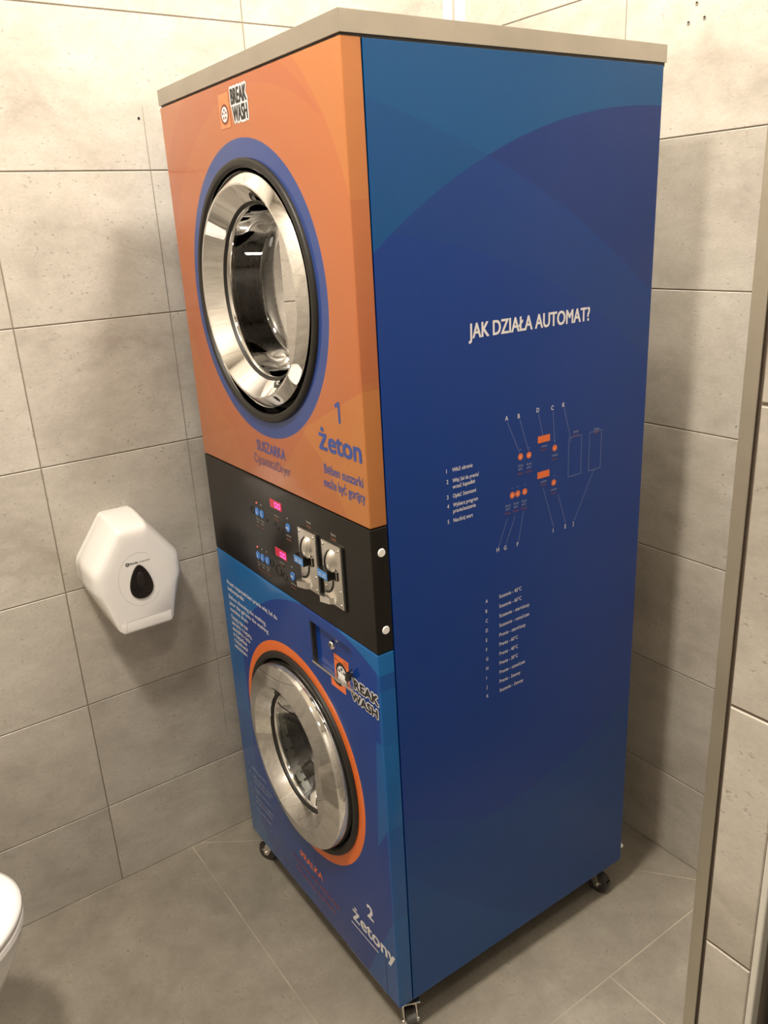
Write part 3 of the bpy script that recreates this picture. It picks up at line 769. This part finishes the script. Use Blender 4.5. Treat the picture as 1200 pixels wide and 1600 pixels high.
# coin acceptors
M['slot_black'] = mat('slot_black', (.004, .004, .004), .6)
M['coin_blue'] = mat('blue_return_button', (.07, .27, .66), .2)
def coin(u0, lb):
    zlo, zhi = .9555, 1.0750; w = .064
    bm = bmesh.new(); box(bm, u0, u0 + w, -.0060, 0, zlo, zhi, .0018, 2)
    # raised frame line around
    a = obj('coin_acceptor', bm, [M['coin_metal']], mach, angle=35); a['label'] = lb
    # bulge with slot
    bm = bmesh.new(); cx, cz = u0 + .034, zhi - .032
    nseg = 28; prev = None
    for i in range(13):
        t = i / 12 * PI  # across u
        pass
    rows_ = []
    for j in range(17):
        zz_ = -1 + 2 * j / 16; hw = math.sqrt(max(0, 1 - zz_ ** 2))
        row = []
        for i in range(13):
            x = -1 + 2 * i / 12
            hgt = .0145 * hw * math.sqrt(max(0, 1 - x ** 2)) ** 1.0
            row.append(bm.verts.new((cx + .0150 * x * (.25 + .75 * hw), -.0055 - hgt, cz + .0225 * zz_)))
        rows_.append(row)
    for r0, r1 in zip(rows_, rows_[1:]):
        for i in range(12): bm.faces.new((r0[i], r0[i + 1], r1[i + 1], r1[i]))
    obj('slot_bulge', bm, [M['coin_metal']], a, smooth=True)
    bm = bmesh.new()
    pts = []
    for j in range(15):
        zz_ = -1 + 2 * j / 14; hw = math.sqrt(max(0, 1 - (zz_ * .96) ** 2)); pts.append((cz + .0215 * zz_, .0056 + .0152 * hw))
    A = [bm.verts.new((cx - .0015 - .0014, -p[1], p[0])) for p in pts]; B = [bm.verts.new((cx + .0014, -p[1] - .0002, p[0])) for p in pts]
    for k in range(len(pts) - 1): bm.faces.new((A[k], A[k + 1], B[k + 1], B[k]))
    obj('coin_slot', bm, [M['slot_black']], a)
    # reject button block
    bm = bmesh.new(); box(bm, u0 + .0015, u0 + .0375, -.0192, -.005, zlo + .0520, zlo + .0690, .0010); box(bm, u0 + .0400, u0 + .0520, -.0095, -.005, zlo + .0530, zlo + .0720, .0008, 2, 1)
    k_ = obj('return_button', bm, [M['panel_black'], M['coin_metal']], a)
    bm = bmesh.new(); box(bm, u0 + .0026, u0 + .0362, -.0195, -.0190, zlo + .0532, zlo + .0678, .0002, 1); f_ = obj('button_face', bm, [M['coin_blue']], a)
    bm = bmesh.new()
    for q in (0, 1): rect(bm, front3, u0 + .006, u0 + .017, zlo + .0570 + .004 * q, zlo + .0580 + .004 * q, .0197); rect(bm, front3, u0 + .020, u0 + .032, zlo + .0570 + .004 * q, zlo + .0580 + .004 * q, .0197)
    # curved return opening and cup
    bm2 = bmesh.new(); P = []; Q = []
    for k in range(15):
        t = k / 14 * PI / 2; cxx, czz = u0 + .004, zlo + .0500
        P.append((cxx + .0330 * math.cos(t), czz - .0330 * math.sin(t))); Q.append((cxx + .0275 * math.cos(t), czz - .0290 * math.sin(t)))
    for k in range(14):
        bm2.faces.new([bm2.verts.new((x, -.0064, z)) for x, z in (P[k], P[k + 1], Q[k + 1], Q[k])])
    obj('return_opening', bm2, [M['slot_black']], a)
    flat('button_caption', bm, [M['white_ink']], a)
    bm = bmesh.new()
    prism(bm, [(0, .0060), (-.0010, .0150), (.0050, .0200), (.0260, .0130), (.0330, .0055)], lambda x, y: (u0 + x, -y, zlo + .0020), lambda x, y: (u0 + x, -y, zlo + .0145))
    obj('coin_cup', bm, [M['coin_metal']], a)
    for dx, dz in ((.006, .112), (.057, .112), (.057, .008), (.057, .034), (.006, .034)):
        bm = bmesh.new(); lathe(bm, [(.0028, .0058), (.0026, .0072), (.0016, .0078), (0, .0078)], u0 + dx, zlo + dz, 14); obj('screw', bm, [M['zinc']], a, smooth=True)
    # dark backing gasket
    bm = bmesh.new(); box(bm, u0 + .002, u0 + w + .0035, -.0030, .0005, zlo - .0020, zhi - .002); obj('backing_plate', bm, [M['slot_black']], a)
coin(-.2420, 'coin acceptor nearer the displays')
coin(-.1560, 'coin acceptor nearer the cabinet corner')

# ---- side panel print
bm = bmesh.new()
put_text(bm, 'JAK DZIAŁA AUTOMAT?', .2145, 1.4130, .0235, .2870, .022, side3)
flat('side_title', bm, [M['white_ink']], sp); bm = bmesh.new()
for a, v, z in (('A', .2940, 1.2620), ('B', .3240, 1.2610), ('D', .3700, 1.2640), ('C', .4070, 1.2620), ('K', .4360, 1.2630), ('H', .2720, 1.0200), ('G', .2900, 1.0190), ('F', .3225, 1.0180), ('I', .4170, 1.0210), ('E', .4490, 1.0210), ('J', .4715, 1.0220)):
    put_text(bm, a, v, z, .0080, None, .012, side3, xs=.85); flat('diagram_letter', bm, [M['white_ink']], sp); bm = bmesh.new()
for (a, b), z, w in zip(rows, (1.1945, 1.1755, 1.1645, 1.1480, 1.1315, 1.1205, 1.1035), (.045, .059, .050, .052, .056, .051, .044)):
    if a: put_text(bm, a, .1595, z, .0072, None, .012, side3)
    put_text(bm, b, .1725, z, .0070, w, .008, side3)
flat('step_list', bm, [M['white_ink']], sp); bm = bmesh.new()
leg = ('Suszenie - 40°C', 'Suszenie - 60°C', 'Suszenie - start/stop', 'Suszenie - cena/czas', 'Pranie - start/stop', 'Pranie - 60°C', 'Pranie - 40°C', 'Pranie - 30°C', 'Pranie - cena/czas', 'Pranie - żetony', 'Suszenie - żetony')
lw = (.057, .057, .078, .078, .068, .048, .048, .048, .067, .055, .063)
for i, (t_, w) in enumerate(zip(leg, lw)):
    z = .9265 - .02020 * i
    put_text(bm, 'ABCDEFGHIJK'[i], .2435, z - .001, .0070, None, .01, side3)
    put_text(bm, t_, .2775, z - .0015, .0072, w, .006, side3)
flat('legend_list', bm, [M['white_ink']], sp)
bm = bmesh.new(); LW = .0006
for p, q in (((.2990, 1.2590), (.3290, 1.1970)), ((.3290, 1.2580), (.3510, 1.1960)), ((.3750, 1.2610), (.3870, 1.2180)), ((.4120, 1.2590), (.4175, 1.1990)), ((.4410, 1.2600), (.4620, 1.1930)),
             ((.2770, 1.0290), (.2990, 1.0790)), ((.2945, 1.0280), (.3180, 1.0790)), ((.3270, 1.0275), (.3390, 1.0830)), ((.4190, 1.0310), (.3890, 1.1180)), ((.4520, 1.0310), (.4290, 1.0960)), ((.4760, 1.0320), (.5280, 1.1250))):
    lined(bm, side3, p, q, LW, .0004)
for a0, a1 in ((.4555, .4900), (.5120, .5455)):
    for p, q in (((a0, 1.2010), (a1, 1.2010)), ((a1, 1.2010), (a1, 1.1245)), ((a1, 1.1245), (a0, 1.1245)), ((a0, 1.1245), (a0, 1.2010))): lined(bm, side3, p, q, LW * 1.2, .0004)
for v, z in ((.3310, 1.1895), (.3520, 1.1885), (.4180, 1.1890), (.3110, 1.1210), (.3245, 1.1210), (.3420, 1.1210), (.4170, 1.1220)): disc(bm, side3, v, z + .0135, .0010, .0004, 8)
put_capt = [(.3310, 1.1895, '20 min', '40°C'), (.3520, 1.1885, '40 min', '60°C'), (.3000, 1.1200, '20 min', '30°C'), (.3195, 1.1200, '25 min', '40°C'), (.3400, 1.1200, '45 min', '60°C')]
for v, z, a, b in put_capt:
    put_text(bm, a, v - .0060, z - .0185, .0042, .0125, .01, side3); put_text(bm, b, v - .0050, z - .0255, .0044, .0105, .01, side3)
for v, z, t_ in ((.4180, 1.1890, 'start/stop'), (.4170, 1.1220, 'start/stop'), (.3895, 1.2120, 'cena/czas'), (.3895, 1.1440, 'cena/czas'), (.4735, 1.2240, 'żetony'), (.5305, 1.2190, 'żetony')):
    put_text(bm, t_, v - .0070, z - .0155, .0042, .0150, .01, side3)
flat('diagram_lines', bm, [mat('faint_white_print', (.27, .32, .48), .5)], sp, 'thin pale diagram lines')
bm = bmesh.new()
bmats = [mat('bright_orange_print', (.80, .17, .04), .45), mat('pale_orange_print', (.85, .50, .35), .45), mat('dim_orange_print', (.17, .055, .075), .5)]
for z0 in (1.2055, 1.1375):
    rect(bm, side3, .3740, .4050, z0, z0 + .0130, .0004, 0); flat('diagram_display', bm, bmats, sp); bm = bmesh.new()
for v, z in ((.3310, 1.1895), (.3520, 1.1885), (.4180, 1.1890), (.3110, 1.1210), (.3245, 1.1210), (.3420, 1.1210), (.4170, 1.1220)):
    disc(bm, side3, v, z, .0062, .0004, 24, 0); disc(bm, side3, v, z - .0005, .0020, .0006, 10, 1); flat('diagram_button', bm, bmats, sp); bm = bmesh.new()
for v, z in ((.3310, 1.1560), (.3520, 1.1555), (.3000, 1.0870), (.3195, 1.0870), (.3400, 1.0870), (.4180, 1.1660), (.4170, 1.0990), (.3895, 1.1900), (.3895, 1.1220), (.4735, 1.2010), (.5305, 1.1970)):
    put_text(bm, 'Suszenie' if z > 1.13 else 'Pranie', v - .0070, z, .0048, .0140, .012, side3, mi=2); flat('diagram_caption', bm, bmats, sp); bm = bmesh.new()
bm.free()

# ---- casters
def caster(u, v, ang, lb=None):
    ca, sa = math.cos(ang), math.sin(ang)
    c = empty('caster', (u, v, 0), ang); c.parent = mach
    if lb: c['label'] = lb
    bm = bmesh.new(); box(bm, -.022, .022, -.022, .022, .0705, .0740, .001); cyl(bm, (0, 0, .062), (0, 0, 1), .014, .010, 24)
    for s in (-1, 1):
        prism(bm, [(-.012, .064), (.012, .064), (.026, .030), (.022, .018), (.012, .018)], lambda x, z, s=s: (x, s * .0125, z), lambda x, z, s=s: (x, s * .0150, z))
    box(bm, -.013, .013, -.0150, .0150, .058, .0640, .001)
    box(bm, .014, .030, -.0150, .0150, .0300, .0335, .0008)
    cyl(bm, (.018, -.018, .025), (0, 1, 0), .0045, .036, 12)
    obj('fork', bm, [M['coin_metal']], c, angle=35)
    bm = bmesh.new(); cyl(bm, (.018, -.0105, .025), (0, 1, 0), .0250, .021, 36); obj('wheel', bm, [mat('grey_wheel', (.045, .04, .036), .5)], c, angle=35)
    bm = bmesh.new(); box(bm, .026, .044, -.0080, .0080, .030, .0380, .0015); obj('brake_pedal', bm, [M['black_metal']], c)
    return c
caster(-.028, .040, -.4, 'near right caster with steel fork')
caster(-.045, MD - .045, .2)
caster(-MW + .045, .035, 3.6)
caster(-MW + .045, MD - .05, 2.6)

# ------------------------------------------------------------------ paper dispenser on the left wall
DY, DZ = -.277, .8790
disp = empty('paper_dispenser', (XL + .0005, DY, DZ)); tag(disp, 'white plastic jumbo toilet paper dispenser with dark teardrop window on the left wall', 'paper dispenser')
def outline():
    raw = [(-.036, .1290), (.036, .1290), (.1070, .030), (.1070, -.018), (.0640, -.1270), (-.0640, -.1270), (-.1070, -.018), (-.1070, .030)]
    rad = [.014, .014, .045, .05, .010, .010, .05, .045]
    pts = []
    nn = len(raw)
    for i in range(nn):
        p = Vector(raw[i]); a = (Vector(raw[i - 1]) - p); b = (Vector(raw[(i + 1) % nn]) - p)
        th = a.angle(b); d = min(rad[i] / math.tan(th / 2), a.length * .49, b.length * .49); r = d * math.tan(th / 2)
        pa, pb = p + a.normalized() * d, p + b.normalized() * d
        for k in range(9):
            t = k / 8; q = (1 - t) ** 2 * pa + 2 * t * (1 - t) * p + t * t * pb; pts.append(q)
    return pts
OL = outline()
def loft(bm, secs):
    """sections (depth, side inset, top inset); the bottom edge keeps its height"""
    rings = []
    for d, si, ti in secs:
        ring = []
        for p in OL:
            wb = .12 + .88 * min(1.0, max(0.0, (p.y + .127) / .085)); k = max(0.0, 1 - si * wb / .107); z = p.y
            z = z - ti * max(0.0, (z + .127) / .256) ** 1.5
            ring.append(bm.verts.new((d, -p.x * k, z)))
        rings.append(ring)
    n_ = len(OL)
    for a, b in zip(rings, rings[1:]):
        for k in range(n_): bm.faces.new((a[k], a[(k + 1) % n_], b[(k + 1) % n_], b[k]))
    bm.faces.new(rings[0]); bm.faces.new(rings[-1][::-1])
bm = bmesh.new(); loft(bm, [(0, .002, .001), (.018, .002, .001)]); obj('back_housing', bm, [M['white_plastic']], disp, angle=35)
bm = bmesh.new(); loft(bm, [(.019, .0005, 0), (.020, 0, 0), (.060, .001, .004), (.095, .003, .010), (.108, .006, .014), (.1155, .010, .018), (.1205, .016, .023), (.1232, .024, .030), (.1243, .040, .045)])
cov = obj('cover', bm, [M['white_plastic']], disp, angle=50)
# straight lower lip with teeth
bm = bmesh.new(); box(bm, .080, .1247, -.0585, .0585, -.1290, -.1050, .0012, 2)
for k in range(30):
    y = -.056 + k * .0037
    prism(bm, [(y, -.128), (y + .0037, -.128), (y + .00185, -.1325)], lambda a, b: (.1215, a, b), lambda a, b: (.1240, a, b))
obj('tear_bar', bm, [M['white_plastic']], cov, angle=35)
bm = bmesh.new()
for p, q in (((-.046, -.104), (.050, -.104)), ((-.046, -.104), (-.050, -.127))):
    a = Vector((.1246, p[0], p[1])); b = Vector((.1246, q[0], q[1])); tube(bm, [a, b], .0005, 6)
tube(bm, [(.1240, .050 * math.cos(2 * PI * k / 48), -.010 + .064 * math.sin(2 * PI * k / 48)) for k in range(8, 44)], .0006, 6)
obj('cover_moulding', bm, [mat('moulding_line', (.55, .52, .48), .4)], cov)
def tear(s, n_=40, top=.036, bot=.034, w=.0235):
    pts = []
    for k in range(n_):
        t = 2 * PI * k / n_; z = math.cos(t); wd = math.sin(t) * (1 - .32 * z) * .93
        pts.append((wd * w * s, (z * (top if z > 0 else bot)) * s))
    return pts
bm = bmesh.new(); prism(bm, tear(1.2), lambda a, b: (.1225, a, b - .017), lambda a, b: (.1275, a * .95, b * .95 - .017))
win = obj('window', bm, [mat('smoked_window', (.012, .009, .007), .12)], disp); win['label'] = 'dark teardrop window'
bm = bmesh.new(); prism(bm, [(.009 * math.sin(2 * PI * k / 28), .0185 * math.cos(2 * PI * k / 28)) for k in range(28)], lambda a, b: (.1275, a, b - .010), lambda a, b: (.1286, a * .93, b * .93 - .010))
obj('window_lock', bm, [mat('smoked_lock', (.02, .016, .013), .3)], win)
bm = bmesh.new()
def disp3(a, z, h): return (.1245 + h, a, z)
put_text(bm, 'Merida', -.0205, .0300, .0050, .0200, .03, disp3, h=.0006); disc(bm, disp3, -.0245, .0322, .0042, .0006, 20, 0, .0016)
put_text(bm, 'professional', .0030, .0305, .0038, .0240, -.005, disp3, h=.0006)
flat('dispenser_lettering', bm, [mat('grey_print', (.10, .10, .10), .5)], cov)

# ------------------------------------------------------------------ wall hung toilet, only its rim end is in the picture
toi = empty('toilet', (-.268, YF, 0)); tag(toi, 'white wall hung toilet with closed lid, cut off at the left edge', 'toilet')
LEN = -.680 - YF
def oval(w, l, z, n_=64, front=LEN, dx=0):
    """half ellipse towards +Y, straight back"""
    pts = []
    c = front - l * .55
    for k in range(n_):
        t = 2 * PI * k / n_; x = w / 2 * math.cos(t); s = math.sin(t)
        y = c + (l * .55 if s > 0 else l * .45) * (abs(s) ** (1.0 if s > 0 else .55)) * (1 if s > 0 else -1)
        pts.append((x * (1 if s > 0 else (1.0)), y, z))
    return pts
def stack(bm, rings):
    R = [[bm.verts.new(p) for p in r] for r in rings]; n_ = len(R[0])
    for a, b in zip(R, R[1:]):
        for k in range(n_): bm.faces.new((a[k], a[(k + 1) % n_], b[(k + 1) % n_], b[k]))
    bm.faces.new(R[0]); bm.faces.new(R[-1])
bm = bmesh.new()
stack(bm, [oval(.17, .30, .085, front=LEN - .24), oval(.21, .36, .100, front=LEN - .185), oval(.255, .42, .170, front=LEN - .125), oval(.300, .47, .240, front=LEN - .075), oval(.335, .505, .310, front=LEN - .034), oval(.350, .525, .360, front=LEN - .010), oval(.352, .53, .387, front=LEN - .004), oval(.346, .525, .392, front=LEN - .008)])
obj('bowl', bm, [M['ceramic']], toi, angle=40)
bm = bmesh.new(); stack(bm, [oval(.352, .45, .3935, front=LEN - .004), oval(.362, .455, .396, front=LEN), oval(.362, .455, .408, front=LEN), oval(.356, .45, .4115, front=LEN - .003)])
obj('seat', bm, [M['white_plastic']], toi, angle=40)
bm = bmesh.new(); stack(bm, [oval(.354, .45, .4135, front=LEN - .004), oval(.364, .455, .416, front=LEN + .001), oval(.362, .453, .428, front=LEN), oval(.345, .44, .4335, front=LEN - .010), oval(.25, .36, .4365, front=LEN - .05), oval(.10, .2, .4375, front=LEN - .13)])
obj('lid', bm, [M['ceramic']], toi, smooth=True)
bm = bmesh.new()
bm.free()
for s in (-.07, .07):
    bm = bmesh.new(); cyl(bm, (s, .085, .392), (0, 0, 1), .014, .030, 20); obj('hinge', bm, [M['chrome']], toi, angle=40)

# ------------------------------------------------------------------ wall plugs and drill hole
for x, z, lb in ((.079, 1.966, 'topmost of the three open wall plugs high on the back wall'), (.063, 1.936, 'lower left of the three open wall plugs high on the back wall'), (.098, 1.938, 'lower right of the three open wall plugs high on the back wall')):
    r = empty('wall_plug', (x, YB, z)); tag(r, lb, 'wall plug', 'wall plugs above the machine')
    bm = bmesh.new(); lathe(bm, [(.0038, .0), (.0036, .0012), (.0022, .0012), (.0020, -.002)], 0, 0, 20); obj('collar', bm, [mat('grey_plug', (.30, .27, .22), .5)], r, smooth=True)
    bm = bmesh.new(); lathe(bm, [(.0021, .0006), (0, .0006)], 0, 0, 16); obj('opening', bm, [M['slot_black']], r)
bm = bmesh.new(); cyl(bm, (0, 0, 0), (1, 0, 0), .0028, .0006, 16)
o = obj('drill_hole', bm, [M['slot_black']]); o.location = (XL + .0001, -.087, 1.836); tag(o, 'small black drill hole in the left wall beside the machine top', 'hole')
# pencil line down the left wall
bm = bmesh.new()
P_ = [(.30, .0006), (.48, .0006), (.62, .0008), (.98, .0007), (1.05, .0011), (1.60, .0011), (1.73, .0009), (1.86, .0005)]
LR = [(bm.verts.new((XL + .0004, -.0765 - w, z)), bm.verts.new((XL + .0004, -.0765 + w, z))) for z, w in P_]
for (a, b), (c, d) in zip(LR, LR[1:]): bm.faces.new((a, b, d, c))
me = bpy.data.meshes.new('pencil_line'); bm.to_mesh(me); bm.free(); o = link('pencil_line', me, [mat('pencil_grey', (.24, .22, .18), .8)])
tag(o, 'thin grey pencil line running down the left wall tiles beside the machine', 'mark')
